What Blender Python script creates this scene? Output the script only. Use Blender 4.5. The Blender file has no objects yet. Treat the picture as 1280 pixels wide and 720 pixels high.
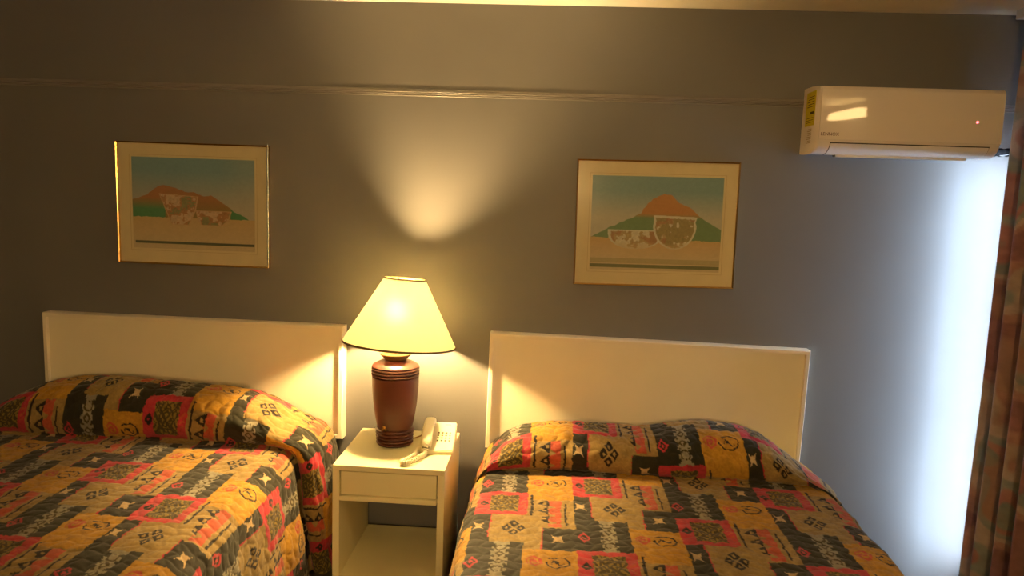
import bpy, bmesh, math, random
import numpy as np
from mathutils import Vector, Matrix
C = bpy.context.scene.collection
PI = math.pi
# ------------------------------------------------------------------ camera
CAMP = Vector((0.9046, -3.2367, 1.6797))
pitch, roll, yaw = 0.12623, 0.034711, 0.05079
fwd = Vector((-math.sin(yaw)*math.cos(pitch), math.cos(yaw)*math.cos(pitch), -math.sin(pitch)))
rt = Vector((math.cos(yaw), math.sin(yaw), 0)); up = rt.cross(fwd)
r2 = rt*math.cos(roll) + up*math.sin(roll); u2 = -rt*math.sin(roll) + up*math.cos(roll)
cd = bpy.data.cameras.new('camera'); cam = bpy.data.objects.new('camera', cd); C.objects.link(cam)
cam.matrix_world = Matrix(((r2.x, u2.x, -fwd.x, CAMP.x), (r2.y, u2.y, -fwd.y, CAMP.y), (r2.z, u2.z, -fwd.z, CAMP.z), (0, 0, 0, 1)))
cd.sensor_width = 36; cd.lens = 900/1280*36; cd.clip_start = 0.05
bpy.context.scene.camera = cam
# ------------------------------------------------------------------ sky, exposure
W = bpy.data.worlds.new('sky'); bpy.context.scene.world = W; W.use_nodes = True
SKY = 60.0
W.node_tree.nodes['Background'].inputs[0].default_value = (0.60, 0.76, 1.0, 1)
W.node_tree.nodes['Background'].inputs[1].default_value = SKY
pl = bpy.data.lights.new('window_portal', 'AREA'); pl.shape = 'RECTANGLE'; pl.size = 1.95; pl.size_y = 1.6
pl.cycles.is_portal = True
po = bpy.data.objects.new('window_portal', pl); C.objects.link(po); po.location = (2.985, -0.81, 0.98); po.rotation_euler = (0, PI/2, 0)
BULB = 2700.0; FILL = 125.0
LAMPCOL = (1.0, 0.64, 0.25)
vs = bpy.context.scene.view_settings
vs.view_transform = 'Standard'; vs.look = 'None'; vs.gamma = 1; vs.use_curve_mapping = False; vs.exposure = 0.6
bpy.context.scene.cycles.max_bounces = 10
bpy.context.scene.cycles.diffuse_bounces = 6
bpy.context.scene.cycles.transparent_max_bounces = 8

# ------------------------------------------------------------------ materials
def s2l(c): return tuple(((x/255)/12.92 if x/255 <= 0.04045 else ((x/255+0.055)/1.055)**2.4) for x in c)
def mat(name, col, rough=0.6, spec=0.5, metal=0.0, noise=0.0, nscale=8, bump=0.0, bscale=200, coat=0.0, emit=None, es=0):
    m = bpy.data.materials.new(name); m.use_nodes = True; nt = m.node_tree; b = nt.nodes['Principled BSDF']
    c = s2l(col)
    b.inputs['Base Color'].default_value = (*c, 1); b.inputs['Roughness'].default_value = rough
    b.inputs['Specular IOR Level'].default_value = spec; b.inputs['Metallic'].default_value = metal
    b.inputs['Coat Weight'].default_value = coat
    tc = nt.nodes.new('ShaderNodeTexCoord')
    if noise:
        n = nt.nodes.new('ShaderNodeTexNoise'); n.inputs['Scale'].default_value = nscale; n.inputs['Detail'].default_value = 5
        nt.links.new(tc.outputs['Object'], n.inputs['Vector'])
        r = nt.nodes.new('ShaderNodeMapRange'); r.inputs[1].default_value = 0.3; r.inputs[2].default_value = 0.7
        r.inputs[3].default_value = 1-noise; r.inputs[4].default_value = 1+noise
        nt.links.new(n.outputs['Fac'], r.inputs[0])
        mx = nt.nodes.new('ShaderNodeMix'); mx.data_type = 'RGBA'; mx.blend_type = 'MULTIPLY'; mx.inputs[0].default_value = 1
        mx.inputs[6].default_value = (*c, 1); nt.links.new(r.outputs[0], mx.inputs[7]); nt.links.new(mx.outputs[2], b.inputs['Base Color'])
    if bump:
        n = nt.nodes.new('ShaderNodeTexNoise'); n.inputs['Scale'].default_value = bscale; n.inputs['Detail'].default_value = 3
        nt.links.new(tc.outputs['Object'], n.inputs['Vector'])
        bp = nt.nodes.new('ShaderNodeBump'); bp.inputs['Strength'].default_value = bump; bp.inputs['Distance'].default_value = 0.002
        nt.links.new(n.outputs['Fac'], bp.inputs['Height']); nt.links.new(bp.outputs[0], b.inputs['Normal'])
    if emit: b.inputs['Emission Color'].default_value = (*emit, 1); b.inputs['Emission Strength'].default_value = es
    return m
def print_mat(name, rough=0.85, spec=0.2, bump=0.25, bscale=320, sheen=0.0):
    m = mat(name, (128, 128, 128), rough, spec, bump=bump, bscale=bscale); nt = m.node_tree
    a = nt.nodes.new('ShaderNodeAttribute'); a.attribute_name = 'print'
    nt.links.new(a.outputs['Color'], nt.nodes['Principled BSDF'].inputs['Base Color'])
    nt.nodes['Principled BSDF'].inputs['Sheen Weight'].default_value = sheen
    return m
M = dict(
 wall=mat('wall_paint', (110, 109, 108), 0.5, 0.35, noise=0.03, nscale=3, bump=0.12, bscale=90),
 ceil=mat('ceiling_paint', (236, 230, 214), 0.9, 0.2, noise=0.03, bump=0.9, bscale=60),
 carpet=mat('carpet', (104, 92, 78), 0.95, 0.1, noise=0.15, nscale=60, bump=1.0, bscale=300),
 head=mat('headboard_laminate', (236, 226, 200), 0.42, 0.45, noise=0.02, nscale=6, bump=0.06, bscale=120),
 headrail=mat('headboard_rail_paint', (234, 222, 198), 0.4, 0.45, noise=0.02, nscale=10),
 stand=mat('nightstand_paint', (226, 220, 178), 0.45, 0.45, noise=0.02, nscale=6, bump=0.05, bscale=120),
 clay=mat('brown_glaze', (80, 38, 29), 0.35, 0.5, noise=0.08, nscale=14, bump=0.05, bscale=90),
 brass=mat('aged_brass', (176, 132, 66), 0.38, 0.5, metal=1.0),
 gold=mat('gold_frame', (214, 172, 104), 0.25, 0.5, metal=1.0, noise=0.04, nscale=30),
 matb=mat('mat_board', (242, 222, 184), 0.9, 0.15, noise=0.03, nscale=20),
 matline=mat('mat_bevel', (206, 174, 124), 0.9, 0.15),
 phone=mat('phone_plastic', (236, 226, 190), 0.35, 0.5),
 phonekey=mat('phone_key_grey', (118, 112, 84), 0.5, 0.4),
 ac=mat('ac_plastic', (226, 216, 208), 0.10, 0.5, noise=0.01),
 aclou=mat('ac_flap', (232, 228, 226), 0.18, 0.5),
 acgap=mat('ac_gap_shadow', (70, 66, 64), 0.7, 0.2),
 label=mat('yellow_label', (196, 182, 20), 0.5, 0.3, noise=0.06, nscale=90),
 ink=mat('label_ink', (56, 44, 20), 0.6, 0.2),
 inkred=mat('badge_ink', (84, 30, 20), 0.5, 0.3),
 led=mat('red_led', (255, 60, 60), 0.4, 0.5, emit=(1.0, 0.12, 0.14), es=4.0),
 hose=mat('black_pipe_wrap', (14, 13, 15), 0.9, 0.05, noise=0.2, nscale=80, bump=0.5, bscale=90),
 tape=mat('pipe_tape', (52, 48, 50), 0.4, 0.4),
 frame=mat('window_frame', (205, 205, 205), 0.4, 0.5),
 mattress=mat('mattress_ticking', (215, 208, 196), 0.8, 0.2),
 dark=mat('dark_base', (60, 48, 38), 0.6, 0.3),
 spread=print_mat('quilted_bedspread', 0.8, 0.25, bump=0.5, bscale=420, sheen=0.15),
 artprint=print_mat('lithograph', 0.7, 0.2, bump=0.0),
 rim=mat('shade_trim', (96, 74, 36), 0.6, 0.3),
)
def shade_material():
    m = bpy.data.materials.new('pleated_lamp_shade'); m.use_nodes = True; nt = m.node_tree; nt.nodes.clear()
    o = nt.nodes.new('ShaderNodeOutputMaterial'); mx = nt.nodes.new('ShaderNodeMixShader'); mx.inputs[0].default_value = 0.80
    d = nt.nodes.new('ShaderNodeBsdfDiffuse'); t = nt.nodes.new('ShaderNodeBsdfTranslucent')
    n = nt.nodes.new('ShaderNodeTexNoise'); n.inputs['Scale'].default_value = 120; tc = nt.nodes.new('ShaderNodeTexCoord')
    nt.links.new(tc.outputs['Object'], n.inputs['Vector'])
    rp = nt.nodes.new('ShaderNodeValToRGB'); rp.color_ramp.elements[0].color = (0.96, 0.92, 0.68, 1); rp.color_ramp.elements[1].color = (0.98, 0.95, 0.72, 1)
    nt.links.new(n.outputs['Fac'], rp.inputs[0]); nt.links.new(rp.outputs[0], d.inputs[0]); nt.links.new(rp.outputs[0], t.inputs[0])
    nt.links.new(d.outputs[0], mx.inputs[1]); nt.links.new(t.outputs[0], mx.inputs[2]); rf = nt.nodes.new('ShaderNodeBsdfRefraction'); rf.inputs['Roughness'].default_value = .85; rf.inputs['IOR'].default_value = 1.25; rf.inputs[0].default_value = (1, .98, .80, 1)
    m2 = nt.nodes.new('ShaderNodeMixShader'); m2.inputs[0].default_value = .48
    nt.links.new(mx.outputs[0], m2.inputs[1]); nt.links.new(rf.outputs[0], m2.inputs[2]); nt.links.new(m2.outputs[0], o.inputs[0])
    return m
M['shade'] = shade_material()
def emis(name, col, s):
    m = bpy.data.materials.new(name); m.use_nodes = True; nt = m.node_tree; nt.nodes.clear()
    o = nt.nodes.new('ShaderNodeOutputMaterial'); e = nt.nodes.new('ShaderNodeEmission')
    e.inputs[0].default_value = (*col, 1); e.inputs[1].default_value = s; nt.links.new(e.outputs[0], o.inputs[0]); return m
M['bulb'] = emis('lit_bulb', LAMPCOL, BULB)
M['reflection'] = emis('reflection_glow', LAMPCOL, 17.0)  # panel added out of view, shaped to reflect in the air conditioner front
M['fill'] = emis('fill_glow', LAMPCOL, FILL)  # globe added behind the camera as warm frontal fill
def glass(name, refl=0.9):
    m = bpy.data.materials.new(name); m.use_nodes = True; nt = m.node_tree; nt.nodes.clear()
    o = nt.nodes.new('ShaderNodeOutputMaterial'); mx = nt.nodes.new('ShaderNodeMixShader')
    t = nt.nodes.new('ShaderNodeBsdfTransparent'); t.inputs[0].default_value = (0.97, 0.98, 0.97, 1)
    g = nt.nodes.new('ShaderNodeBsdfGlossy'); g.inputs['Roughness'].default_value = 0.02
    f = nt.nodes.new('ShaderNodeFresnel'); f.inputs[0].default_value = 1.45
    nt.links.new(f.outputs[0], mx.inputs[0]); nt.links.new(t.outputs[0], mx.inputs[1]); nt.links.new(g.outputs[0], mx.inputs[2]); nt.links.new(mx.outputs[0], o.inputs[0]); return m
M['glass'] = glass('clear_glass')
def curtain_material():
    m = bpy.data.materials.new('tapestry_curtain'); m.use_nodes = True; nt = m.node_tree; b = nt.nodes['Principled BSDF']
    b.inputs['Roughness'].default_value = 0.85; b.inputs['Specular IOR Level'].default_value = 0.2
    a = nt.nodes.new('ShaderNodeAttribute'); a.attribute_name = 'print'; nt.links.new(a.outputs['Color'], b.inputs['Base Color'])
    n2 = nt.nodes.new('ShaderNodeTexNoise'); n2.inputs['Scale'].default_value = 500; tc = nt.nodes.new('ShaderNodeTexCoord'); nt.links.new(tc.outputs['Object'], n2.inputs['Vector'])
    bp = nt.nodes.new('ShaderNodeBump'); bp.inputs['Strength'].default_value = 0.4; bp.inputs['Distance'].default_value = 0.002
    nt.links.new(n2.outputs['Fac'], bp.inputs['Height']); nt.links.new(bp.outputs[0], b.inputs['Normal'])
    return m
M['curtain'] = curtain_material()

# ------------------------------------------------------------------ mesh helpers
def bx(bm, x0, x1, y0, y1, z0, z1, bev=0.0, seg=2):
    r = bmesh.ops.create_cube(bm, size=1.0); vv = r['verts']
    for v in vv: v.co = Vector(((x0+x1)/2 + v.co.x*(x1-x0), (y0+y1)/2 + v.co.y*(y1-y0), (z0+z1)/2 + v.co.z*(z1-z0)))
    if bev:
        es = list({e for v in vv for e in v.link_edges})
        bmesh.ops.bevel(bm, geom=es, offset=bev, segments=seg, profile=0.6, affect='EDGES')
def lathe(bm, prof, n=64, c=(0, 0, 0), closed=False):
    rings = []
    for r, z in prof:
        rings.append([bm.verts.new((c[0]+r*math.cos(2*PI*k/n), c[1]+r*math.sin(2*PI*k/n), c[2]+z)) for k in range(n)] if r > 1e-6 else [bm.verts.new((c[0], c[1], c[2]+z))])
    for a, b in zip(rings[:-1], rings[1:]):
        for k in range(n):
            k2 = (k+1) % n
            if len(a) == 1 and len(b) == 1: continue
            if len(a) == 1: bm.faces.new((a[0], b[k2], b[k]))
            elif len(b) == 1: bm.faces.new((a[k], a[k2], b[0]))
            else: bm.faces.new((a[k], a[k2], b[k2], b[k]))
    if closed:
        a, b = rings[-1], rings[0]
        for k in range(n): bm.faces.new((a[k], a[(k+1) % n], b[(k+1) % n], b[k]))
def tube(bm, pts, rad, n=12, caps=True):
    pts = [Vector(p) for p in pts]; rings = []
    prev = None
    for i, p in enumerate(pts):
        t = (pts[min(i+1, len(pts)-1)] - pts[max(i-1, 0)]).normalized()
        if prev is None:
            a = Vector((0, 0, 1)) if abs(t.z) < 0.9 else Vector((1, 0, 0)); nrm = t.cross(a).normalized()
        else: nrm = (prev - t*prev.dot(t)).normalized()
        prev = nrm; bn = t.cross(nrm); r = rad(i/(len(pts)-1)) if callable(rad) else rad
        rings.append([bm.verts.new(p + nrm*math.cos(2*PI*k/n)*r + bn*math.sin(2*PI*k/n)*r) for k in range(n)])
    for a, b in zip(rings[:-1], rings[1:]):
        for k in range(n): bm.faces.new((a[k], a[(k+1) % n], b[(k+1) % n], b[k]))
    if caps: bm.faces.new(rings[0][::-1]); bm.faces.new(rings[-1])
def smooth_pts(ctrl, k=8):
    out = []; P = [Vector(p) for p in ctrl]; P = [2*P[0]-P[1]] + P + [2*P[-1]-P[-2]]
    for i in range(1, len(P)-2):
        for j in range(k):
            t = j/k; a, b, c, d = P[i-1:i+3]
            out.append(0.5*((2*b)+(c-a)*t+(2*a-5*b+4*c-d)*t*t+(3*b-a-3*c+d)*t**3))
    out.append(P[-2]); return out
def obj(name, bm, m, parent=None, smooth=False, angle=None):
    bmesh.ops.recalc_face_normals(bm, faces=bm.faces)
    me = bpy.data.meshes.new(name); bm.to_mesh(me); bm.free()
    if isinstance(m, str): m = M[m]
    me.materials.append(m)
    if smooth: me.polygons.foreach_set('use_smooth', [True]*len(me.polygons))
    if angle: 
        me.polygons.foreach_set('use_smooth', [True]*len(me.polygons)); me.set_sharp_from_angle(angle=math.radians(angle))
    o = bpy.data.objects.new(name, me); C.objects.link(o)
    if parent: o.parent = parent
    return o
def box_obj(name, dims, m, parent=None, bev=0.0):
    bm = bmesh.new(); bx(bm, *dims, bev=bev); return obj(name, bm, m, parent, angle=35 if bev else None)
def tag(o, label=None, cat=None, group=None, kind=None):
    if label: o['label'] = label
    if cat: o['category'] = cat
    if group: o['group'] = group
    if kind: o['kind'] = kind
    return o
def thing(name, label, cat, loc=(0, 0, 0), group=None):
    o = bpy.data.objects.new(name, None); C.objects.link(o); o.location = loc; o.empty_display_size = 0.1
    return tag(o, label, cat, group)
def grid_mesh(name, P, col, m, parent=None, smooth=True):
    """P: (nj, ni, 3) array, col: (nj, ni, 3) linear colours"""
    nj, ni = P.shape[:2]
    me = bpy.data.meshes.new(name); me.vertices.add(nj*ni); me.vertices.foreach_set('co', P.reshape(-1).astype(np.float32))
    idx = np.arange(nj*ni).reshape(nj, ni)
    f = np.stack([idx[:-1, :-1], idx[:-1, 1:], idx[1:, 1:], idx[1:, :-1]], -1).reshape(-1, 4)
    nf = len(f); me.loops.add(nf*4); me.loops.foreach_set('vertex_index', f.reshape(-1).astype(np.int32))
    me.polygons.add(nf); me.polygons.foreach_set('loop_start', (np.arange(nf)*4).astype(np.int32))
    try: me.polygons.foreach_set('loop_total', np.full(nf, 4, np.int32))
    except Exception: pass
    me.polygons.foreach_set('use_smooth', np.full(nf, smooth))
    me.update(calc_edges=True)
    a = me.attributes.new('print', 'FLOAT_COLOR', 'POINT')
    rgba = np.ones((nj*ni, 4), np.float32); rgba[:, :3] = col.reshape(-1, 3); a.data.foreach_set('color', rgba.reshape(-1))
    me.materials.append(M[m] if isinstance(m, str) else m)
    o = bpy.data.objects.new(name, me); C.objects.link(o)
    if parent: o.parent = parent
    return o
# numpy value noise
_rs = np.random.RandomState(7); _tab = _rs.rand(256, 256)
def vnoise(x, y):
    xi = np.floor(x).astype(int); yi = np.floor(y).astype(int); fx = x-xi; fy = y-yi
    fx = fx*fx*(3-2*fx); fy = fy*fy*(3-2*fy); g = lambda a, b: _tab[a & 255, b & 255]
    return (g(xi, yi)*(1-fx)+g(xi+1, yi)*fx)*(1-fy)+(g(xi, yi+1)*(1-fx)+g(xi+1, yi+1)*fx)*fy
def fbm(x, y, o=3):
    s = 0; a = 0.5; 
    for k in range(o): s = s+a*vnoise(x*2**k+17*k, y*2**k+31*k); a /= 2
    return s/(1-0.5**o)
def inpoly(x, y, poly):
    ins = np.zeros(x.shape, bool); n = len(poly)
    for i in range(n):
        x1, y1 = poly[i]; x2, y2 = poly[(i+1) % n]
        if y1 == y2: continue
        c = ((y1 > y) != (y2 > y)) & (x < (x2-x1)*(y-y1)/(y2-y1)+x1); ins ^= c
    return ins

# ------------------------------------------------------------------ room shell
XL, XR, YB, ZC = -3.2, 2.93, -5.2, 2.503
tag(box_obj('floor', (XL-.1, XR+.1, YB-.1, .1, -.1, 0), 'carpet'), kind='structure')
tag(box_obj('ceiling', (XL-.1, XR+.1, YB-.1, .1, ZC, ZC+.1), 'ceil'), kind='structure')
tag(box_obj('wall_back', (XL-.1, XR+.1, 0, .1, 0, ZC), 'wall'), kind='structure')
tag(box_obj('wall_left', (XL-.1, XL, YB, 0, 0, ZC), 'wall'), kind='structure')
tag(box_obj('wall_front', (XL-.1, XR+.1, YB-.1, YB, 0, ZC), 'wall'), kind='structure')
WY0, WY1, WZ0, WZ1 = -0.02, -1.60, 0.02, 1.96      # opening of the sliding window in the right wall
bm = bmesh.new()
bx(bm, XR, XR+.05, YB, WY1, 0, ZC); bx(bm, XR, XR+.05, WY0, 0, 0, ZC); bx(bm, XR, XR+.05, WY1, WY0, WZ1, ZC); bx(bm, XR, XR+.05, WY1, WY0, 0, WZ0)
tag(obj('wall_right', bm, 'wall'), kind='structure')
win = bpy.data.objects.new('window_1', None); C.objects.link(win); win.location = (XR+.06, -1.0, 0); tag(win, kind='structure')
def wbox(name, x0, x1, y0, y1, z0, z1, m, bev=0.0):
    o = box_obj(name, (x0-win.location.x, x1-win.location.x, y0-win.location.y, y1-win.location.y, z0, z1), m, win, bev); return o
for yy in (WY1, -.83, WY0-.03): wbox('window_stile', XR+.005, XR+.035, yy, yy+.03, WZ0, WZ1, 'frame', .003)
for zz in (WZ0, WZ1-.03): wbox('window_rail', XR+.005, XR+.035, WY1, WY0, zz, zz+.03, 'frame', .003)
for a, b in ((WY1+.03, -.83), (-.80, WY0-.03)): wbox('pane', XR+.018, XR+.022, a, b, WZ0+.03, WZ1-.03, 'glass')
# moulding: three small reeds along the wall
bm = bmesh.new()
def extrude_x(bm, prof, x0, x1, n=1):
    rows = [[bm.verts.new((x0+(x1-x0)*k/n, y, z)) for (y, z) in prof] for k in range(n+1)]
    m = len(prof)
    for a, b in zip(rows[:-1], rows[1:]):
        for k in range(m): bm.faces.new((a[k], a[(k+1) % m], b[(k+1) % m], b[k]))
    bm.faces.new(rows[0]); bm.faces.new(rows[-1][::-1])
prof = [(0.0, 2.104), (-0.001, 2.104)]
for k in range(3):
    z0 = 2.1055+k*0.008
    for j in range(7): a = -PI/2+PI*j/6; prof.append((-0.001-0.0014*k-0.0028*math.cos(a)*(1.2 if a < 0 else .6), z0+0.0035+0.0035*math.sin(a)))
prof += [(-0.0045, 2.131), (0.0, 2.136)]
extrude_x(bm, prof, XL, XR)
trimo = obj('trim_1', bm, mat('moulding_paint', (126, 122, 118), 0.35, 0.5), angle=50); tag(trimo, kind='structure')

# ------------------------------------------------------------------ headboards
def headboard(x0, ztop, w, h, tilt, label):
    t = thing('headboard', label, 'headboard', (x0, 0, ztop), 'white headboards fixed to the wall'); t.rotation_euler = (0, -tilt, 0)
    bm = bmesh.new(); bx(bm, .012, w-.012, -.042, -.012, -h+.012, -.012); obj('panel', bm, 'head', t)
    # bevelled rails, mitred: outer edge slopes back to the wall
    fw, d = .019, .060
    outer = [(0, 0), (w, 0), (w, -h), (0, -h)]
    for i in range(4):
        a, b = outer[i], outer[(i+1) % 4]
        cx, cz = w/2, -h/2
        def ins(p, k): return (p[0]+(k if p[0] < cx else -k), p[1]+(k if p[1] < cz else -k))
        a1, b1 = ins(a, .004), ins(b, .004); a2, b2 = ins(a, fw), ins(b, fw)
        bm = bmesh.new()
        q = [bm.verts.new((p[0], y, p[1])) for p, y in ((a, -.0), (b, -.0), (b, -d+.008), (a, -d+.008), (b1, -d), (a1, -d), (b2, -d), (a2, -d), (b2, -.0), (a2, -.0))]
        for f in ((0, 1, 2, 3), (3, 2, 4, 5), (5, 4, 6, 7), (7, 6, 8, 9), (9, 8, 1, 0), (0, 3, 5, 7, 9), (1, 8, 6, 4, 2)): bm.faces.new([q[k] for k in f])
        obj('rail', bm, 'headrail', t)
    return t
headboard(-1.4386, 1.072, 1.42, .531, -.0034, 'long white headboard left of the lamp, behind the left bed')
headboard(.651, 1.0684, 1.42, .537, -.012, 'long white headboard right of the lamp, below the mountain picture with two bowls on sand')

# ------------------------------------------------------------------ bedspread print
COLS = {k: np.array(s2l(v)) for k, v in dict(olive=(38, 37, 24), tan=(140, 118, 68), gold=(168, 126, 38), pink=(168, 46, 58), lace=(132, 128, 110),
        black=(32, 25, 20), star=(176, 152, 112), salmon=(170, 76, 54), lat=(124, 106, 42), latd=(66, 56, 28)).items()}
def spread_colour(U, V, step, period, u0, tops):
    """U across the bed, V towards the foot. tops: P-layer start for column index"""
    jx = (fbm(U*55+3, V*55, 2)-.5)*.010; jy = (fbm(U*55, V*55+70, 2)-.5)*.010; U0, V0 = U, V; U = U+jx; V = V+jy
    k0 = np.floor((U-u0)/step).astype(int)
    out = np.empty(U.shape+(3,)); out[:] = COLS['tan']
    tt = np.array([tops(k) for k in range(-12, 13)])
    sc = 0.63/period
    def put(m, c): out[m] = COLS[c]
    # two passes so that blocks may overlap into the column to the left and right
    for dk in (-1, 1, 0):
        k = np.clip(k0+dk, -12, 12); u = U-(u0+k*step); u = u*0.36/step
        v = np.mod((V-tt[k+12])*sc, 0.63)
        if dk != 0: lim = ((u > -0.03) & (u < 0)) if dk == 1 else ((u > 0.36) & (u < 0.36))
        else: lim = (u >= 0) & (u <= 0.36)
        own = dk == 0
        B = lambda a, b, c, d: lim & (u >= a) & (u < b) & (v >= c) & (v < d)
        vr = np.mod(v-0.0, 0.63)
        if own:
            # right half : G default
            put(B(.185, .37, 0, .63), 'gold')
            put(B(.185, .245, .24, .45), 'tan')
            put(B(.185, .37, .055, .295), 'tan')
            put(B(.265, .312, .06, .285), 'salmon')
            put(B(.325, .333, .085, .275), 'black'); put(B(.202, .211, .02, .235), 'black')
            for c in (.09, .155, .22):
                put(lim & (u > .225) & (u < .268) & (np.abs(v-c) < .030*np.clip((u-.225)/.04, 0, 1)), 'black')
                put(lim & (u > .247) & (u < .260) & (np.abs(v-c) < .008), 'tan')
                put(lim & (u > .268) & (u < .295) & (np.abs(v-c-.03) < .018*np.clip(1-(u-.268)/.027, 0, 1)), 'tan')
            put(B(.245, .37, .295, .455), 'olive'); put(B(.242, .2475, .295, .45), 'pink')
            # star block right
            for (cu, cv) in ((.300, .375),):
                du, dv = np.abs(u-cu), np.abs(v-cv)
                put(lim & (du/.024 < .5+.5*np.minimum(dv/.032, 1)**1.6) & (dv/.032 < .5+.5*np.minimum(du/.024, 1)**1.6), 'star')
            # swirls on gold
            gu, gv = u-.225, v-.53; r = np.hypot(gu, gv*.8); an = np.arctan2(gv, gu)
            put(lim & (r < .026) & (((r*420+an) % 6.28) < 4.2), 'salmon')
            gu, gv = u-.298, v-.53; r = np.hypot(gu, gv*1.15)
            put(lim & (np.abs(r-.036) < .0034) & ~((gu < 0) & (gv < -.004) & (gv > -.02)), 'black')
            put(lim & (np.abs(gv-.012*np.sin(gu*150)) < .0042) & (np.abs(gu) < .022), 'black')
            put(lim & (np.hypot(gu+.004, gv+.004) < .007), 'black')
        # left half
        put(B(-.03, .19, 0, .20), 'pink') if own else None
        if own:
            la = B(.048, .155, .028, .172)
            x, y = (u-.1015)/.0535, (v-.10)/.072
            w1 = np.abs(np.sin(9.5*np.abs(x)+2.2*np.sin(6*y))*np.cos(8.0*np.abs(y)-1.6*np.cos(6*x)))
            put(la, 'lat'); put(la & (w1 < .34), 'latd'); put(la & ((np.abs(np.abs(x)-np.abs(y)) < .09) | (np.abs(x*x+y*y-.35) < .07)), 'latd')
            dx = u-.027; dv = v-.10
            put(lim & (np.abs(dx) < .017) & (np.abs(dv) < .026*(1-np.abs(dx)/.02)), 'black'); put(lim & (np.hypot(dx, dv) < .005), 'pink')
            dx = u-.172; put(lim & (np.abs(dx) < .010) & (np.abs(dv) < .03) & (np.sin(dv*260+dx*200) > .2), 'salmon')
            put(B(0, .245, .20, .40), 'tan'); 
            put(B(.062, .0665, .20, .40), 'pink')
            # cross of four little diamonds
            for (a, b) in ((-.024, 0), (.024, 0), (0, -.034), (0, .034)):
                q = np.abs(u-.148-a*1.0)/.019+np.abs(v-.30-b)/.026
                put(lim & (q < 1), 'black'); put(lim & (q < .38), 'tan')
            put(B(0, .185, .40, .63), 'olive')
        put(B(-.03, .062, .20, .375), 'olive')
        du, dv = np.abs(u-.024), np.abs(v-.29)
        put(lim & (du/.022 < .5+.5*np.minimum(dv/.032, 1)**1.6) & (dv/.032 < .5+.5*np.minimum(du/.022, 1)**1.6), 'star')
        put(B(-.03, .07, .375, .63), 'olive')
        q = np.abs(u-.026)/.024+np.abs(v-.54)/.036
        put(lim & (q < 1) & (q > .62), 'pink'); put(lim & (q < .3), 'pink')
        if own:
            put(B(.082, .142, .40, .63), 'lace')
            x = u-.112; vv = v-.40
            ed = .023+.005*np.sign(np.sin(vv*170)); put(lim & (v > .40) & (v < .63) & (np.abs(x) > ed) & (np.abs(x) < .03), 'olive')
            for cv in (.085, .135):
                q = np.abs(x)/.017+np.abs(vv-cv)/.021; put(lim & (q < 1) & (q > .5), 'latd'); 
                for sx in (-.019, .019): put(lim & (np.hypot(x-sx, vv-cv-.025) < .0055), 'latd')
            for cv, sg in ((.038, 1), (.19, -1)):
                rr = np.hypot(x, (vv-cv)*.8); put(lim & (np.abs(rr-.017) < .0032) & ((vv-cv)*sg > -.014), 'latd')
                put(lim & (np.hypot(x, vv-cv+.012*sg) < .0045), 'latd')
    n = fbm(U*40, V*40, 3); n2 = fbm(U*160+5, V*160, 2); n3 = fbm(U*14+50, V*14, 2)
    out *= (0.60+0.52*n+0.50*(n2-.5)+0.28*n3)[..., None]
    # warm mottling typical of the print
    mt = np.clip((fbm(U*22+9, V*22+4, 3)-.52)*3, 0, 1)[..., None]*0.15
    out = out*(1-mt)+np.array(s2l((180, 124, 62)))*mt*out.mean(-1, keepdims=True)*3.0
    return np.clip(out, 0, 0.9)

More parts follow.
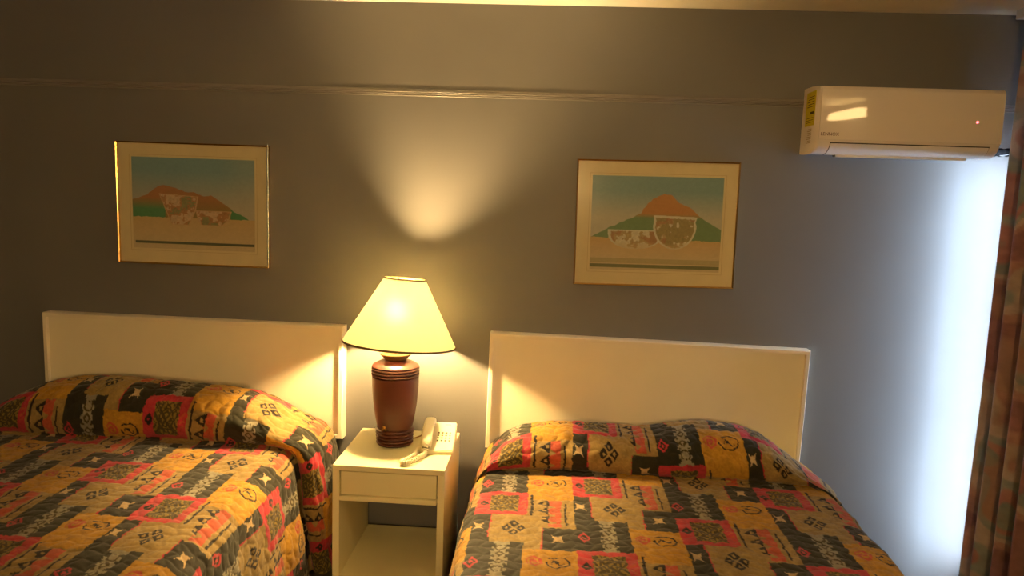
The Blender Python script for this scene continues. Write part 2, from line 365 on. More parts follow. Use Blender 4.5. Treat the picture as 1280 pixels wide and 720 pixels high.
def catmull(K, n):
    """K (m,2) knots -> dense polyline with per-segment resolution"""
    P = np.vstack([2*K[0]-K[1], K, 2*K[-1]-K[-2]]); out = []
    for i in range(1, len(P)-2):
        a, b, c, d = P[i-1:i+3]; t = np.linspace(0, 1, n, endpoint=False)[:, None]
        out.append(0.5*((2*b)+(c-a)*t+(2*a-5*b+4*c-d)*t*t+(3*b-a-3*c+d)*t**3))
    out.append(K[-1:]); return np.vstack(out)
def bedspread(F, Q, name, label, step, period, u0, tops, ytop=-.38, seed=0, creaseW=None):
    F = np.array(F); Q = np.array(Q)
    Fd = catmull(F, 60); Qd = catmull(Q, 60)
    arc = np.r_[0, np.cumsum(np.hypot(*np.diff(Fd, axis=0).T))]
    xm = F[len(F)//2, 0]; am = np.interp(xm, Fd[:, 0], arc)            # arc value at the middle
    ds = .0036; S = np.arange(0, arc[-1], ds)
    fx, fz = np.interp(S, arc, Fd[:, 0]), np.interp(S, arc, Fd[:, 1])
    qx, qz = np.interp(S, arc, Qd[:, 0]), np.interp(S, arc, Qd[:, 1])
    U = S-am+xm
    # lengthwise profile (y, w)
    PR = np.array([(-.072, .62), (-.10, .80), (-.15, .95), (-.21, 1.0), (-.27, .985), (-.325, .92), (-.365, .77), (-.390, .55), (-.394, .34), (-.380, .15), (-.362, .03), (-.370, 0.0), (-.392, .0), (-.43, 0)])
    PR[:, 0] += (ytop+.38)
    Pd = catmull(PR, 40)
    hz = .19
    pa = np.r_[0, np.cumsum(np.hypot(np.diff(Pd[:, 0]), np.diff(Pd[:, 1])*hz))]
    ta = np.arange(0, pa[-1], .0036)
    ya, wa = np.interp(ta, pa, Pd[:, 0]), np.interp(ta, pa, Pd[:, 1])
    ya2 = np.arange(ya[-1]-.0038, -1.5, -.0038); yb = np.arange(-1.52, -2.04, -.03)
    # foot drop
    fa = np.linspace(0, 1, 14)
    Y = np.r_[ya, ya2, yb, -2.04-.05*np.sin(fa*PI/2)-.02*fa]; Wt = np.r_[wa, np.zeros(len(ya2)+len(yb)+14)]
    drop = np.r_[np.zeros(len(ya)+len(ya2)+len(yb)), (1-np.cos(fa*PI/2))*.05+.46*fa**2]
    crease_i = int(np.argmin(np.abs(wa-.03)+(np.arange(len(wa)) < len(wa)*.5)*9))
    V = np.r_[ta-pa[-1]+(-ya[-1]), -ya2, -yb, 2.04+drop[-14:]]
    V[:crease_i] -= .17
    Wt = np.clip(Wt, 0, 1)
    UU, VV = np.meshgrid(U, V); w = Wt[:, None]
    X = fx[None]*(1-w)+qx[None]*w; Z = fz[None]*(1-w)+qz[None]*w; Yg = np.repeat(Y[:, None], len(S), 1)
    X0, Z0 = X.copy(), Z.copy()
    Z = np.maximum(Z-drop[:, None], .04)
    # wrinkles: normal in the cross-section plane
    tx = np.gradient(fx*.5+qx*.5); tz = np.gradient(fz*.5+qz*.5); L = np.hypot(tx, tz)+1e-9; nx, nz = -tz/L, tx/L
    side = np.clip((np.minimum(S, arc[-1]-S)*-1+.62)/.35, 0, 1)           # 1 on the hanging sides
    sd = side[None]
    wr = (fbm(UU*5+seed, VV*9+seed, 3)-.5)
    wr2 = (fbm(UU*22+seed, VV*22, 2)-.5); fold = np.sin(VV*24+4*fbm(UU*3+seed, VV*2, 2)+2*UU)
    pil = np.clip(w*1.5, 0, 1)
    # quilting: stitched wavy channels with little scallops
    ph = VV*2*PI/.048+1.2*np.sin(UU*2*PI/.11); q1 = np.abs(np.sin(ph*.5)); ph2 = UU*2*PI/.060+1.0*np.sin(VV*2*PI/.09); q2 = np.abs(np.sin(ph2*.5))
    quilt = (np.minimum(q1, q2)**.5-.7)*.0032
    D = wr*(.010+.020*sd+.010*pil)+wr2*(.003+.006*sd+.004*pil)+fold*.008*sd*np.clip((VV-.45)*5, 0, 1)+quilt*1.6
    fade = np.clip((Z-.05)/.05, .2, 1)
    D = D*fade
    X = X+nx[None]*D; Z = Z+nz[None]*D
    # on the front face of the pillow the puff goes forward
    Yg = Yg-quilt*pil*.8-(wr2*.012+wr*.02)*pil*np.clip(1.2-np.abs(w-.5)*2, 0, 1)
    gr = np.exp(-((Yg-(ytop-.005))/.045)**2)*sd*np.clip(1-w*2, 0, 1)*.035
    X = X-np.sign(UU-xm)*gr
    # crease wanders
    Yg = np.minimum(Yg, -.070)+(.018*(fbm(UU*3+seed+3, VV*0+seed, 3)-.5)*2)*np.clip(1-np.abs(Yg-(ytop+.02))/.12, 0, 1)
    col = spread_colour(UU, VV, step, period, u0, tops)
    P = np.stack([X, Yg, np.maximum(Z, .03)], -1)
    o = grid_mesh(name, P, col, 'spread')
    tag(o, label, 'bedspread', 'patchwork print bedspreads')
    return o
# right bed
FR = [(.55, .05), (.578, .20), (.612, .38), (.630, .48), (.652, .522), (.70, .54), (.80, .545), (.98, .547), (1.184, .548), (1.37, .548), (1.55, .548), (1.72, .548), (1.86, .546), (1.96, .544), (2.03, .540), (2.08, .525), (2.105, .48), (2.125, .30), (2.15, .05)]
QR = [(.545, .05), (.566, .20), (.606, .38), (.640, .49), (.668, .555), (.712, .612), (.80, .675), (.98, .711), (1.184, .708), (1.35, .708), (1.52, .740), (1.69, .743), (1.82, .716), (1.91, .655), (2.00, .590), (2.09, .530), (2.16, .46), (2.20, .30), (2.23, .05)]
topsR = {-1: .40, 0: .571, 1: .385, 2: .725, 3: .395, 4: .70}
bedspread(FR, QR, 'bedspread', 'quilted olive, tan and pink patchwork print bedspread on the right bed', .362, .63, .670, lambda k: topsR.get(k, .4 if k % 2 else .7), ytop=-.365, seed=3)
FL = [(-1.62, .05), (-1.58, .30), (-1.55, .50), (-1.50, .578), (-1.42, .594), (-1.25, .597), (-1.0, .598), (-.75, .598), (-.50, .598), (-.32, .596), (-.22, .592), (-.15, .572), (-.108, .51), (-.085, .38), (-.06, .20), (-.035, .05)]
QL = [(-1.72, .05), (-1.68, .30), (-1.63, .48), (-1.53, .645), (-1.40, .752), (-1.22, .810), (-.98, .823), (-.74, .814), (-.46, .800), (-.30, .758), (-.173, .684), (-.070, .636), (-.022, .560), (.000, .41), (.012, .22), (.030, .05)]
topsL = {0: .60, -1: .885, -2: .613, -3: .86, -4: .60, -5: .88}
bedspread(FL, QL, 'bedspread', 'quilted patchwork print bedspread on the left bed, in the darker corner', .348, .62, -.09, lambda k: topsL.get(k, .6 if k % 2 else .87), ytop=-.375, seed=11)
# beds below
def bed(x0, x1, z1, label):
    t = thing('bed', label, 'bed', ((x0+x1)/2, -1.05, 0), 'double beds'); w = (x1-x0)/2-.02
    box_obj('mattress', (-w, w, -.95, .95, .30, z1), 'mattress', t, .04)
    box_obj('box_spring', (-w+.01, w-.01, -.94, .94, .10, .298), 'mattress', t, .02)
    for a in (-1, 1):
        for b in (-1, 1):
            bm = bmesh.new(); lathe(bm, [(0, 0), (.02, 0), (.028, .10), (0, .10)], 16, (a*(w-.12), b*.8, 0)); obj('leg', bm, 'dark', t, angle=40)
bed(.69, 2.05, .52, 'double bed right of the nightstand, wholly under its bedspread')
bed(-1.49, -.17, .565, 'double bed left of the nightstand, wholly under its bedspread')

# ------------------------------------------------------------------ nightstand
NX0, NX1, NY0, NY1, NZ = .073, .525, -.515, -.045, .593
ns = thing('nightstand', 'cream painted nightstand with one drawer and an open shelf between the beds', 'nightstand', ((NX0+NX1)/2, (NY0+NY1)/2, 0))
def nb(name, x0, x1, y0, y1, z0, z1, bev=.0015, m='stand', par=None):
    l = ns.location; return box_obj(name, (x0-l.x, x1-l.x, y0-l.y, y1-l.y, z0, z1), m, par or ns, bev)
nb('top', NX0, NX1, NY0, NY1, NZ-.022, NZ, .0025)
nb('side_panel', NX0, NX0+.028, NY0+.001, NY1, 0, NZ-.022)
nb('side_panel', NX1-.028, NX1, NY0+.001, NY1, 0, NZ-.022)
dr = nb('drawer', NX0+.033, NX1-.033, NY0+.006, NY1-.02, .470, .566, .002)
nb('drawer_pull', NX0+.030, NX1-.030, NY0-.009, NY0+.02, .449, .4685, .004, par=dr)
nb('shelf', NX0+.028, NX1-.028, NY0+.003, NY1, .103, .124, .002)
nb('plinth', NX0+.028, NX1-.028, NY0+.012, NY0+.03, 0, .100, .002)

# ------------------------------------------------------------------ lamp
LX, LY = .259, -.218
lamp = thing('table_lamp', 'lit table lamp with brown ceramic urn base and cream cone shade on the nightstand', 'lamp', (LX, LY, NZ))
def ring(z, h, r, n=8): return [(r-.008+.010*math.sin(PI*j/n), z+h*j/n) for j in range(n+1)]
prof = [(0, .0), (.074, 0)]
for k in range(5): prof += ring(.001+k*.0142, .0132, .0785+.0008*k)
prof += [(.0765, .074), (.0785, .085), (.0855, .12), (.0925, .165), (.0975, .21), (.1005, .26), (.1005, .300)]
for k in range(3): prof += ring(.303+k*.0135, .0125, .102)
prof += [(.1005, .346), (.097, .350), (.085, .357), (.065, .366), (.050, .370), (.042, .372), (0, .372)]
bm = bmesh.new(); lathe(bm, prof, 96); obj('base', bm, 'clay', lamp, angle=50)
bm = bmesh.new(); lathe(bm, [(.040, .372), (.046, .374), (.052, .380), (.062, .390), (.0685, .399), (.0675, .401), (.055, .4005), (.040, .4005), (.012, .4005), (.012, .43), (.017, .432), (.018, .47), (0, .472)], 64)
obj('neck_cup', bm, mat('dull_brass', (112, 80, 40), .45, .4), lamp, angle=50)
bm = bmesh.new(); lathe(bm, [(0, 0), (.006, .001), (.0085, .006), (.006, .012), (0, .014)], 16)
for p in ((.006, 0, -.008), (-.006, 0, -.008)): lathe(bm, [(0, 0), (.004, .001), (.0055, .005), (.004, .009), (0, .010)], 12, p)
sw = obj('switch', bm, 'brass', lamp, smooth=True); sw.location = (-.030, -.074, .082)
# harp wire and finial
SH = Vector((.040, .0, 0))
bm = bmesh.new()
pts = [(.018*s, 0, .44) for s in (1,)]
for s in (-1, 1):
    tube(bm, smooth_pts([(s*.016, 0, .44), (s*.055, 0, .48), (s*.060, 0, .58), (s*.045, 0, .68), (s*.012, 0, .708)], 6), .0016, 8)
for k in range(3):
    a = 2*PI*k/3; tube(bm, [(.006, 0, .709), (.006+.070*math.cos(a), .070*math.sin(a), .7125)], .0015, 6)
obj('harp', bm, 'brass', lamp, smooth=True)
bm = bmesh.new(); lathe(bm, [(0, .708), (.008, .710), (.008, .716), (.004, .718), (.005, .722), (.003, .726), (0, .728)], 20, (.006, 0, 0)); obj('finial', bm, 'brass', lamp, smooth=True)
# bulb
bm = bmesh.new()
lathe(bm, [(.0255, .549), (.0295, .560), (.031, .578), (.029, .597), (.021, .614), (.010, .622), (0, .624)], 24)
bn = bmesh.new(); lathe(bn, [(0, .470), (.013, .472), (.0145, .485), (.0195, .520), (.0258, .549), (.0, .550)], 24); obj('bulb_neck', bn, 'phone', lamp, smooth=True)
bl = obj('bulb', bm, 'bulb', lamp, smooth=True)
# shade: cone tilted a little to the right and back
RT, RBm, H = .0865, .241, .282
sh = bpy.data.objects.new('lamp_shade', None)
bm = bmesh.new()
pr = [(RT, 0), (RT+(RBm-RT)*.5, -H*.5), (RBm, -H), (RBm-.0018, -H), (RT+(RBm-RT)*.5-.0018, -H*.5), (RT-.0018, 0)]
lathe(bm, pr, 128, closed=True)
sh = obj('lamp_shade', bm, 'shade', lamp, angle=60)
sh.location = (.036, -.004, .7265); sh.rotation_euler = (math.radians(-4.0), math.radians(3.2), 0)
for r, z in ((RT, -.004), (RBm, -H+.002)):
    bm = bmesh.new(); lathe(bm, [(r-.0025, z-.004), (r+.0012, z-.0045), (r+.002, z), (r+.001, z+.004), (r-.0028, z+.003)], 128, closed=True); obj('shade_trim', bm, 'rim', sh, angle=60)
tube_pts = smooth_pts([(.07, .04, .006), (.10, .09, .005), (.11, .14, .004), (.115, .165, .004)], 6)
bm = bmesh.new(); tube(bm, tube_pts, .003, 8); obj('power_cord', bm, mat('lamp_cord', (150, 120, 60), .5), lamp, smooth=True)

# ------------------------------------------------------------------ telephone
ph = thing('telephone', 'cream push button telephone with handset on the nightstand beside the lamp', 'telephone', (.455, -.235, NZ))
ph.rotation_euler = (0, 0, math.radians(3))
ph.scale = (1, 1, 1)
bm = bmesh.new()   # wedge body, raised at the back
x0, x1, y0, y1 = -.065, .072, -.105, .105
v = [bm.verts.new(p) for p in ((x0, y0, 0), (x1, y0, 0), (x1, y1, 0), (x0, y1, 0), (x0, y0, .018), (x1, y0, .018), (x1, y1, .075), (x0, y1, .075))]
for f in ((0, 1, 2, 3), (4, 5, 6, 7), (0, 1, 5, 4), (1, 2, 6, 5), (2, 3, 7, 6), (3, 0, 4, 7)): bm.faces.new([v[k] for k in f])
bmesh.ops.bevel(bm, geom=bm.edges[:], offset=.004, segments=3, affect='EDGES')
obj('phone_body', bm, 'phone', ph, angle=40)
sl = math.atan2(.057, .21)
def on_slope(x, y, dz=0): return (x, y, .018+(y-y0)*math.tan(sl)+dz)
for r in range(4):
    for c in range(4):
        bm = bmesh.new(); bx(bm, -.0042, .0042, -.0035, .0035, 0, .004, .0015) 
        k = obj('key', bm, 'phonekey', ph, angle=50); k.location = on_slope(.000+c*.0165, .020-r*.019, -.0005); k.rotation_euler = (sl, 0, 0)
        if c == 3: k.scale = (.75, .75, 1)
bm = bmesh.new(); bx(bm, -.012, .012, -.001, .001, 0, .0006); k = obj('name_strip', bm, 'phonekey', ph); k.location = on_slope(.035, .082, .0004); k.rotation_euler = (sl, 0, 0)
# handset
bm = bmesh.new()
hs = []
N = 26
for i in range(N+1):
    t = i/N; y = -.112+.212*t; e = min(1, math.sqrt(max(0, 1-(2*t-1)**10)))
    wdt = (.0235+.004*abs(2*t-1)**3)*max(e, .15); hgt = .013+.004*math.cos(2*PI*t); top = .034+.012*(1-(2*t-1)**2)
    bot = top-hgt*1.3 if .22 < t < .78 else top-.040
    if .17 < t <= .22 or .78 <= t < .83: bot = top-.03
    rr = []
    for k in range(16):
        a = 2*PI*k/16; cxx = math.copysign(abs(math.cos(a))**.6, math.cos(a)); szz = math.copysign(abs(math.sin(a))**.6, math.sin(a))
        rr.append(bm.verts.new((wdt*cxx, y, (top+bot)/2+(top-bot)/2*szz*max(e, .3))))
    hs.append(rr)
for a, b in zip(hs[:-1], hs[1:]):
    for k in range(16): bm.faces.new((a[k], a[(k+1) % 16], b[(k+1) % 16], b[k]))
bm.faces.new(hs[0][::-1]); bm.faces.new(hs[-1])
h = obj('handset', bm, 'phone', ph, smooth=True); h.location = (-.042, 0, .050); h.rotation_euler = (sl, 0, math.radians(0))
bm = bmesh.new(); bx(bm, -.016, .016, -.004, .004, -.004, .004, .002); q = obj('handset_jack', bm, 'phonekey', h, angle=40); q.location = (0, -.112, .012)
# coiled cord lying in front
ctrl = [(.420, -.340, NZ+.045), (.420, -.366, NZ+.012), (.408, -.405, NZ+.0135), (.392, -.450, NZ+.0135), (.366, -.484, NZ+.0135), (.348, -.486, NZ+.0135), (.352, -.462, NZ+.0135), (.372, -.425, NZ+.0135), (.380, -.385, NZ+.0135), (.378, -.345, NZ+.0135), (.386, -.318, NZ+.0135), (.402, -.312, NZ+.015)]
path = smooth_pts(ctrl, 40); coil = []
tot = len(path); turns = 44
for i, p in enumerate(path):
    tdir = (path[min(i+1, tot-1)]-path[max(i-1, 0)]).normalized(); n1 = tdir.cross(Vector((0, 0, 1))).normalized(); n2 = n1.cross(tdir)
    for j in range(2):
        a = 2*PI*turns*(i+j/2)/tot; coil.append(p+n1*.0080*math.cos(a)+n2*.0080*math.sin(a))
bm = bmesh.new(); tube(bm, coil, .0030, 7)
cc = obj('coiled_cord', bm, 'phone', None, smooth=True)
bm = None
cc.parent = ph; cc.matrix_parent_inverse = (Matrix.Translation(ph.location) @ Matrix.Rotation(math.radians(3), 4, 'Z')).inverted()

# ------------------------------------------------------------------ pictures
def lerp(a, b, t): return a*(1-t)+b*t
def L(c): return np.array(s2l(c))
def art_left(x, y):           # x 0..1, y 0..1 downwards
    X = 135+x*610; Y = 120+y*490; Y = Y-(X-135)*.0   # crop coordinates of the sheet
    out = np.empty(x.shape+(3,)); t = np.clip((Y-190)/190, 0, 1)[..., None]
    out[:] = L((140, 176, 190))*(1-t)+L((205, 194, 178))*t
    dist = np.clip((X-560)/120, 0, 1)[..., None]*.2; out = out*(1-dist)+L((205, 196, 180))*dist
    g = Y > 440; tg = np.clip((Y-440)/160, 0, 1)[..., None]; gc = L((224, 186, 130))*(1-tg)+L((226, 200, 158))*tg; out[g] = gc[g]
    mt = [(135, 440), (135, 350), (210, 318), (250, 285), (290, 264), (345, 278), (400, 300), (440, 300), (490, 320), (530, 315), (570, 342), (625, 380), (640, 398), (690, 418), (715, 440)]
    n = fbm(X/16, Y/16, 3)
    m = inpoly(X+6*(n-.5), Y+10*(n-.5), mt); gr = np.clip((Y-335)/60, 0, 1)[..., None]
    mc = L((196, 130, 80))*(1-gr)+L((90, 160, 108))*gr; mid = (X > 300) & (X < 625); mc[mid] = (L((190, 130, 80))*(1-gr*.6)+L((146, 140, 84))*gr*.6)[mid]; out[m] = mc[m]
    for poly, seed in (([(268, 312), (466, 322), (452, 400), (420, 480), (330, 480), (300, 400)], 3), ([(450, 396), (632, 396), (615, 450), (585, 478), (480, 478), (462, 450)], 20)):
        b = inpoly(X+3*(n-.5), Y, poly); nn = fbm(X/26+seed, Y/26+seed, 3); n2 = fbm(X/9+seed, Y/9, 2)
        c = np.where((nn > .56)[..., None], L((226, 190, 150)), np.where((nn > .40)[..., None], L((200, 142, 96)), L((160, 158, 110))))
        c = c*(.8+.4*n2)[..., None]; edge = inpoly(X+6, Y+5, poly) & inpoly(X-6, Y-5, poly); c = np.where(edge[..., None], c, L((222, 180, 132))); out[b] = c[b]
    ln = np.abs(Y-(577+(X-150)*.0)) < 7; ln &= (X > 145) & (X < 742); out[ln] = L((104, 108, 88))
    return out
def art_right(x, y):
    X = 125+x*675; Y = 125+y*485
    out = np.empty(x.shape+(3,)); t = np.clip((Y-200)/140, 0, 1)[..., None]
    out[:] = L((142, 174, 180))*(1-t)+L((208, 198, 182))*t
    g = Y > 440; tg = np.clip((Y-440)/110, 0, 1)[..., None]; gc = L((224, 180, 120))*(1-tg)+L((224, 198, 156))*tg; out[g] = gc[g]
    mt = [(125, 442), (140, 438), (200, 400), (290, 360), (380, 315), (425, 252), (470, 225), (500, 213), (540, 220), (575, 255), (640, 283), (680, 320), (725, 350), (800, 390), (800, 452)]
    n = fbm(X/14, Y/14, 3); m = inpoly(X+6*(n-.5), Y+8*(n-.5), mt); gr = np.clip((Y-315)/22, 0, 1)[..., None]
    mc = L((212, 148, 82))*(1-gr)+L((130, 160, 116))*gr; out[m] = mc[m]
    th = np.linspace(0, PI, 24)
    A = [(215, 400)]+[(357-143*math.cos(a), 402+98*math.sin(a)**.7) for a in th]+[(500, 400)]
    B = [(450, 322), (675, 328)]+[(560+112*math.cos(a), 375+(122 if math.sin(a) > 0 else 50)*math.sin(a)) for a in np.linspace(-.35, PI+.2, 26)]
    for poly, seed in ((A, 9), (B, 31)):
        b = inpoly(X, Y, poly); nn = fbm(X/30+seed, Y/30+seed, 3); n2 = fbm(X/8+seed, Y/8, 2)
        c = np.where((nn > .53)[..., None], L((226, 214, 190)), np.where((nn > .40)[..., None], L((196, 168, 120)), L((190, 142, 100))))*(.85+.3*n2)[..., None]
        cx = np.mean([p[0] for p in poly]); cy = np.mean([p[1] for p in poly])
        inner = inpoly(cx+(X-cx)*1.12+8*(n2-.5), cy+(Y-cy)*1.14+8*(n2-.5), poly)
        if seed == 31: c = np.where(((fbm(X/36+seed, Y/36, 2) > .36) & inner)[..., None], L((176, 156, 104))*(.85+.3*n2)[..., None], c)
        c = np.where(inner[..., None], c, L((226, 218, 198))); fadeb = np.clip((Y-460)/40, 0, 1)[..., None]*.7
        c = c*(1-fadeb)+L((222, 190, 140))*fadeb; out[b] = c[b]
    out[(Y > 548) & (Y < 574)] = L((198, 178, 132)); out[(np.abs(Y-588) < 9)] = L((134, 134, 90))
    return out
def picture(x, z, w, h, tilt, art, m_l, m_t, m_r, m_b, label):
    t = thing('picture', label, 'picture', (x, 0, z), 'framed mountain prints'); t.rotation_euler = (0, -tilt, 0)
    fw = .007
    box_obj('backing', (.003, w-.003, -.010, -.003, -h+.003, -.003), 'dark', t)
    box_obj('mat_board', (fw*.6, w-fw*.6, -.0135, -.010, -h+fw*.6, -fw*.6), 'matb', t)
    bm = bmesh.new(); e = .011
    a0, a1, b0, b1 = m_l-e, w-m_r+e, -h+m_b-e, -m_t+e
    for d in ((a0, a1, b1-.0012, b1), (a0, a1, b0, b0+.0012), (a0, a0+.0012, b0, b1), (a1-.0012, a1, b0, b1)): bx(bm, d[0], d[1], -.0142, -.0134, d[2], d[3])
    obj('mat_line', bm, 'matline', t)
    nx_, ny_ = 330, 250; gx, gy = np.meshgrid(np.linspace(0, 1, nx_), np.linspace(0, 1, ny_))
    P = np.stack([m_l+gx*(w-m_l-m_r), np.full_like(gx, -.0140), -m_t-gy*(h-m_t-m_b)], -1)
    col = (art(gx, gy)*.86+art(gx, gy).mean(-1, keepdims=True)*.14+.015)*(.94+.12*fbm(gx*60, gy*60, 2))[..., None]
    grid_mesh('art_print', P[::-1], col[::-1], 'artprint', t, smooth=False)
    box_obj('glass_pane', (fw*.7, w-fw*.7, -.0185, -.0170, -h+fw*.7, -fw*.7), 'glass', t)
    O = [(0, 0), (w, 0), (w, -h), (0, -h)]
    for i in range(4):
        a, b = O[i], O[(i+1) % 4]; ins = lambda p, k: (p[0]+(k if p[0] < w/2 else -k), p[1]+(k if p[1] < -h/2 else -k))
        a2, b2 = ins(a, fw), ins(b, fw); ao, bo = ins(a, .0018), ins(b, .0018); bm = bmesh.new()
        q = [bm.verts.new((p[0], y, p[1])) for p, y in ((a, -.002), (b, -.002), (b, -.023), (a, -.023), (bo, -.026), (ao, -.026), (b2, -.0235), (a2, -.0235), (b2, -.002), (a2, -.002))]
        for f in ((0, 1, 2, 3), (3, 2, 4, 5), (5, 4, 6, 7), (7, 6, 8, 9), (9, 8, 1, 0), (0, 3, 5, 7, 9), (1, 8, 6, 4, 2)): bm.faces.new([q[k] for k in f])
        obj('frame_side', bm, 'gold', t)
picture(-1.082, 1.870, .7077, .5542, -.0018, art_left, .069, .068, .067, .072, 'gold framed print of a brown mountain with green left slope, above the left headboard')
picture(1.0094, 1.8544, .7077, .5542, .0091, art_right, .070, .069, .066, .070, 'gold framed print of an orange mountain and two pale bowls, above the right headboard')

# ------------------------------------------------------------------ air conditioner
AX0, AX1 = 1.968, 2.690
ac = thing('air_conditioner', 'white wall mounted split air conditioner with yellow label at the top right', 'air conditioner', (AX0, 0, 1.90))
def apf(pts, k=6): return [(p.x, p.y) for p in smooth_pts([(a, b, 0) for a, b in pts], k)]
front = [(-.178, .268), (-.192, .262), (-.199, .245), (-.203, .15), (-.203, .047)]
lower = [(-.200, .043), (-.188, .022), (-.160, .004), (-.120, -.002), (-.05, .0), (0, .004)]
prof = [(0, .278), (-.10, .276)]+apf(front, 5)+apf(lower, 5)
bm = bmesh.new(); w = AX1-AX0
def ext(bm, prof, xs, taper):
    rows = [[bm.verts.new((x, y*s, z)) for (y, z) in prof] for x, s in xs]; m = len(prof)
    for a, b in zip(rows[:-1], rows[1:]):
        for k in range(m): bm.faces.new((a[k], a[(k+1) % m], b[(k+1) % m], b[k]))
    bm.faces.new(rows[0]); bm.faces.new(rows[-1][::-1])
ext(bm, prof, [(0, .955), (.004, .985), (.012, .998), (.02, 1), (w-.02, 1), (w-.012, .998), (w-.004, .985), (w, .955)], 0)
obj('casing', bm, 'ac', ac, angle=40)
bm = bmesh.new()      # front panel, a thin shell proud of the casing
pp = [(y-.0035, z) for y, z in apf([(-.188, .2655), (-.196, .256), (-.2005, .24), (-.203, .15), (-.203, .053)], 6)]
pb = [(y+.006, z) for y, z in pp][::-1]
ext(bm, pp+pb, [(.004, 1), (w-.004, 1)], 0)
obj('front_panel', bm, mat('ac_gloss_panel', (226, 216, 208), 0.035, 0.5), ac, angle=40)
bm = bmesh.new()      # air flap on the lower curve
lw = apf(lower, 6); fl = [(y-.0022, z-.0022) for y, z in lw[1:17]]; fb = [(y+.004, z+.004) for y, z in fl][::-1]
ext(bm, fl+fb, [(.055, 1), (w-.045, 1)], 0); obj('air_flap', bm, 'aclou', ac, angle=40)
bm = bmesh.new(); g = [(y-.0006, z-.0006) for y, z in lw[0:19]]; gb = [(y+.004, z+.004) for y, z in g][::-1]
ext(bm, g+gb, [(.0525, 1), (w-.0425, 1)], 0); obj('flap_gap', bm, 'acgap', ac)
bm = bmesh.new(); bx(bm, .10, w-.10, -.150, -.132, -.012, .002, .003); obj('lower_vane', bm, 'aclou', ac, angle=40)
box_obj('bracket_clip', (.095, .125, -.14, -.12, -.010, -.001), 'acgap', ac)
# left end: energy label, flat print
box_obj('energy_label', (-.0022, -.0004, -.150, -.045, .115, .255), 'label', ac)
bm = bmesh.new(); bx(bm, -.0027, -.002, -.140, -.100, .162, .172); 
for k in range(5): bx(bm, -.0027, -.002, -.14, -.06-.01*(k % 2), .232-k*.010, .2345-k*.010)
for k in range(3): bx(bm, -.0027, -.002, -.14, -.06, .146-k*.009, .148-k*.009)
obj('label_print', bm, 'ink', ac)
bm = bmesh.new()
for k in range(8): bx(bm, -.0010, -.0003, -.125, -.085+.008*(k % 3), .100-k*.008, .1025-k*.008)
obj('rating_print', bm, mat('grey_ink', (150, 130, 84), .6), ac)
def text(name, s, size, loc, m, parent, ext_=.0003):
    cu = bpy.data.curves.new(name, 'FONT'); cu.body = s; cu.size = size; cu.extrude = ext_; cu.align_x = 'CENTER'; cu.align_y = 'CENTER'
    o = bpy.data.objects.new(name, cu); C.objects.link(o); dg = bpy.context.evaluated_depsgraph_get(); me = bpy.data.meshes.new_from_object(o.evaluated_get(dg))
    bpy.data.objects.remove(o); me.materials.clear(); me.materials.append(M[m]); o = bpy.data.objects.new(name, me); C.objects.link(o)
    o.parent = parent; o.location = loc; o.rotation_euler = (PI/2, 0, 0); return o
text('brand_text', 'LENNOX', .018, (.046, -.2068, .074), 'inkred', ac)
bm = bmesh.new(); lathe(bm, [(0, 0), (.0045, 0), (.0045, .0012), (0, .0012)], 20); ld = obj('power_light', bm, 'led', ac); ld.location = (.618, -.2064, .137); ld.rotation_euler = (PI/2, 0, 0)
# pipe bundle
hz = thing('refrigerant_pipe', 'black wrapped pipe running from the air conditioner to the window corner', 'pipe', (2.70, -.06, 1.935))
bm = bmesh.new(); tube(bm, smooth_pts([(-.02, -.045, -.012), (.03, -.02, -.004), (.10, .01, .0), (.18, .015, .004), (.226, .015, .012)], 8), lambda t: .016+.002*math.sin(t*50), 14); obj('pipe_wrap', bm, 'hose', hz, smooth=True)
bm = bmesh.new(); tube(bm, smooth_pts([(.055, -.022, -.016), (.09, -.01, -.012), (.125, .0, .0), (.14, .004, .008)], 6), .0022, 8); obj('tape_end', bm, 'tape', hz, smooth=True)

# ------------------------------------------------------------------ curtain
nv, nz_ = 640, 300
yy = np.linspace(-.125, -1.72, nv); zz = np.linspace(2.475, .015, nz_)
yg, zg = np.meshgrid(yy, zz)
per = .115; flare = 1+.12*(2.4-zg)/2.4
phs = (-yg-.125)*2*PI/per
amp = .036*flare*(.8+.4*vnoise(yg*6, yg*0+2))
xg = 2.812+amp*np.sin(phs+.9*fbm(zg*.8, yg*3, 2)-1.2)+.012*(fbm(yg*5, zg*1.2, 2)-.5)
yg2 = yg+.016*np.sin(phs*1.0+2.0)*1.0
s_ = (-yg)*1.6
n1 = fbm(s_*9, zg*7, 3); n2 = fbm(s_*9+40, zg*7+20, 3); n3 = fbm(s_*50, zg*50, 2)
sel = np.clip((fbm(s_*7+3, zg*4.5+8, 2)-.5)*1.9+.5, 0, .999)
pal = [L((126, 88, 84)), L((152, 112, 98)), L((162, 140, 124)), L((124, 124, 114)), L((146, 102, 92)), L((106, 114, 106))]
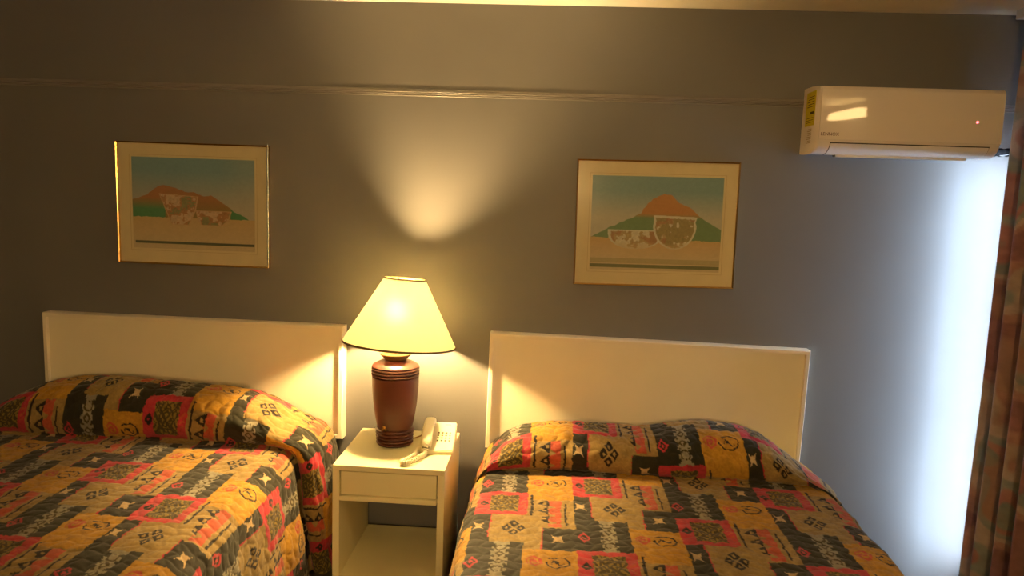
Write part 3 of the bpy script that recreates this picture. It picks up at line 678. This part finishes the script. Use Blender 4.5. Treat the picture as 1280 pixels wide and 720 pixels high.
col = np.zeros(yg.shape+(3,)); fs = sel*5; i0 = np.floor(fs).astype(int); ft = np.clip((fs-i0-.5)*4+.5, 0, 1)[..., None]; PA = np.array(pal)
col = PA[i0]*(1-ft)+PA[np.minimum(i0+1, 5)]*ft
col = col*(.72+.5*n1+.35*(n3-.5))[..., None]
blot = np.clip((n2-.55)*6, 0, 1)[..., None]*.5; col = col*(1-blot)+L((150, 120, 96))*blot
cur = thing('curtain', 'long rust and sage tapestry curtain drawn over the bright window at right', 'curtain', (2.81, -1.1, 0))
P = np.stack([xg-2.81, yg2+1.1, zg], -1)
cl = grid_mesh('curtain_cloth', P, col, 'curtain', cur)
so = cl.modifiers.new('thickness', 'SOLIDIFY'); so.thickness = .002
box_obj('curtain_track', (-.05, .05, -.64, 1.02, 2.465, 2.503), 'frame', cur, .003)

# ------------------------------------------------------------------ added unseen emitters: warm fill, and a glow for the air conditioner's reflection
wl = thing('fill_lamp', 'globe lamp added as warm fill on the unseen wall behind the camera', 'lamp', (1.0, YB, 1.64))
bm = bmesh.new(); bx(bm, -.05, .05, 0, .02, -.07, .07, .004); tube(bm, smooth_pts([(0, .02, -.02), (0, .06, -.04), (0, .10, -.03), (0, .17, 0)], 6), .008, 10); obj('bracket', bm, 'brass', wl, angle=40)
bm = bmesh.new(); lathe(bm, [(0, .0), (.06, .004), (.125, .055), (.15, .14), (.125, .225), (.06, .275), (0, .28)], 40, (0, .17, 0)); obj('fill_globe', bm, 'fill', wl, smooth=True)
rl = thing('reflection_panel', 'small flat lit wall lamp high on the right wall, behind the camera', 'lamp', (XR, -2.31, 2.36))
bm = bmesh.new(); q = [bm.verts.new((x, y, z)) for x in (-.10, -.02) for (y, z) in ((-.20, -.05), (.38, -.05), (.41, .0), (.30, .04), (-.16, .04))]
bm.faces.new(q[:5]); bm.faces.new(q[5:][::-1])
for k in range(5): bm.faces.new((q[k], q[(k+1) % 5], q[5+(k+1) % 5], q[5+k]))
obj('glow_panel', bm, 'reflection', rl)
box_obj('back_plate', (-.02, 0, -.15, .30, -.04, .035), 'brass', rl, .003)
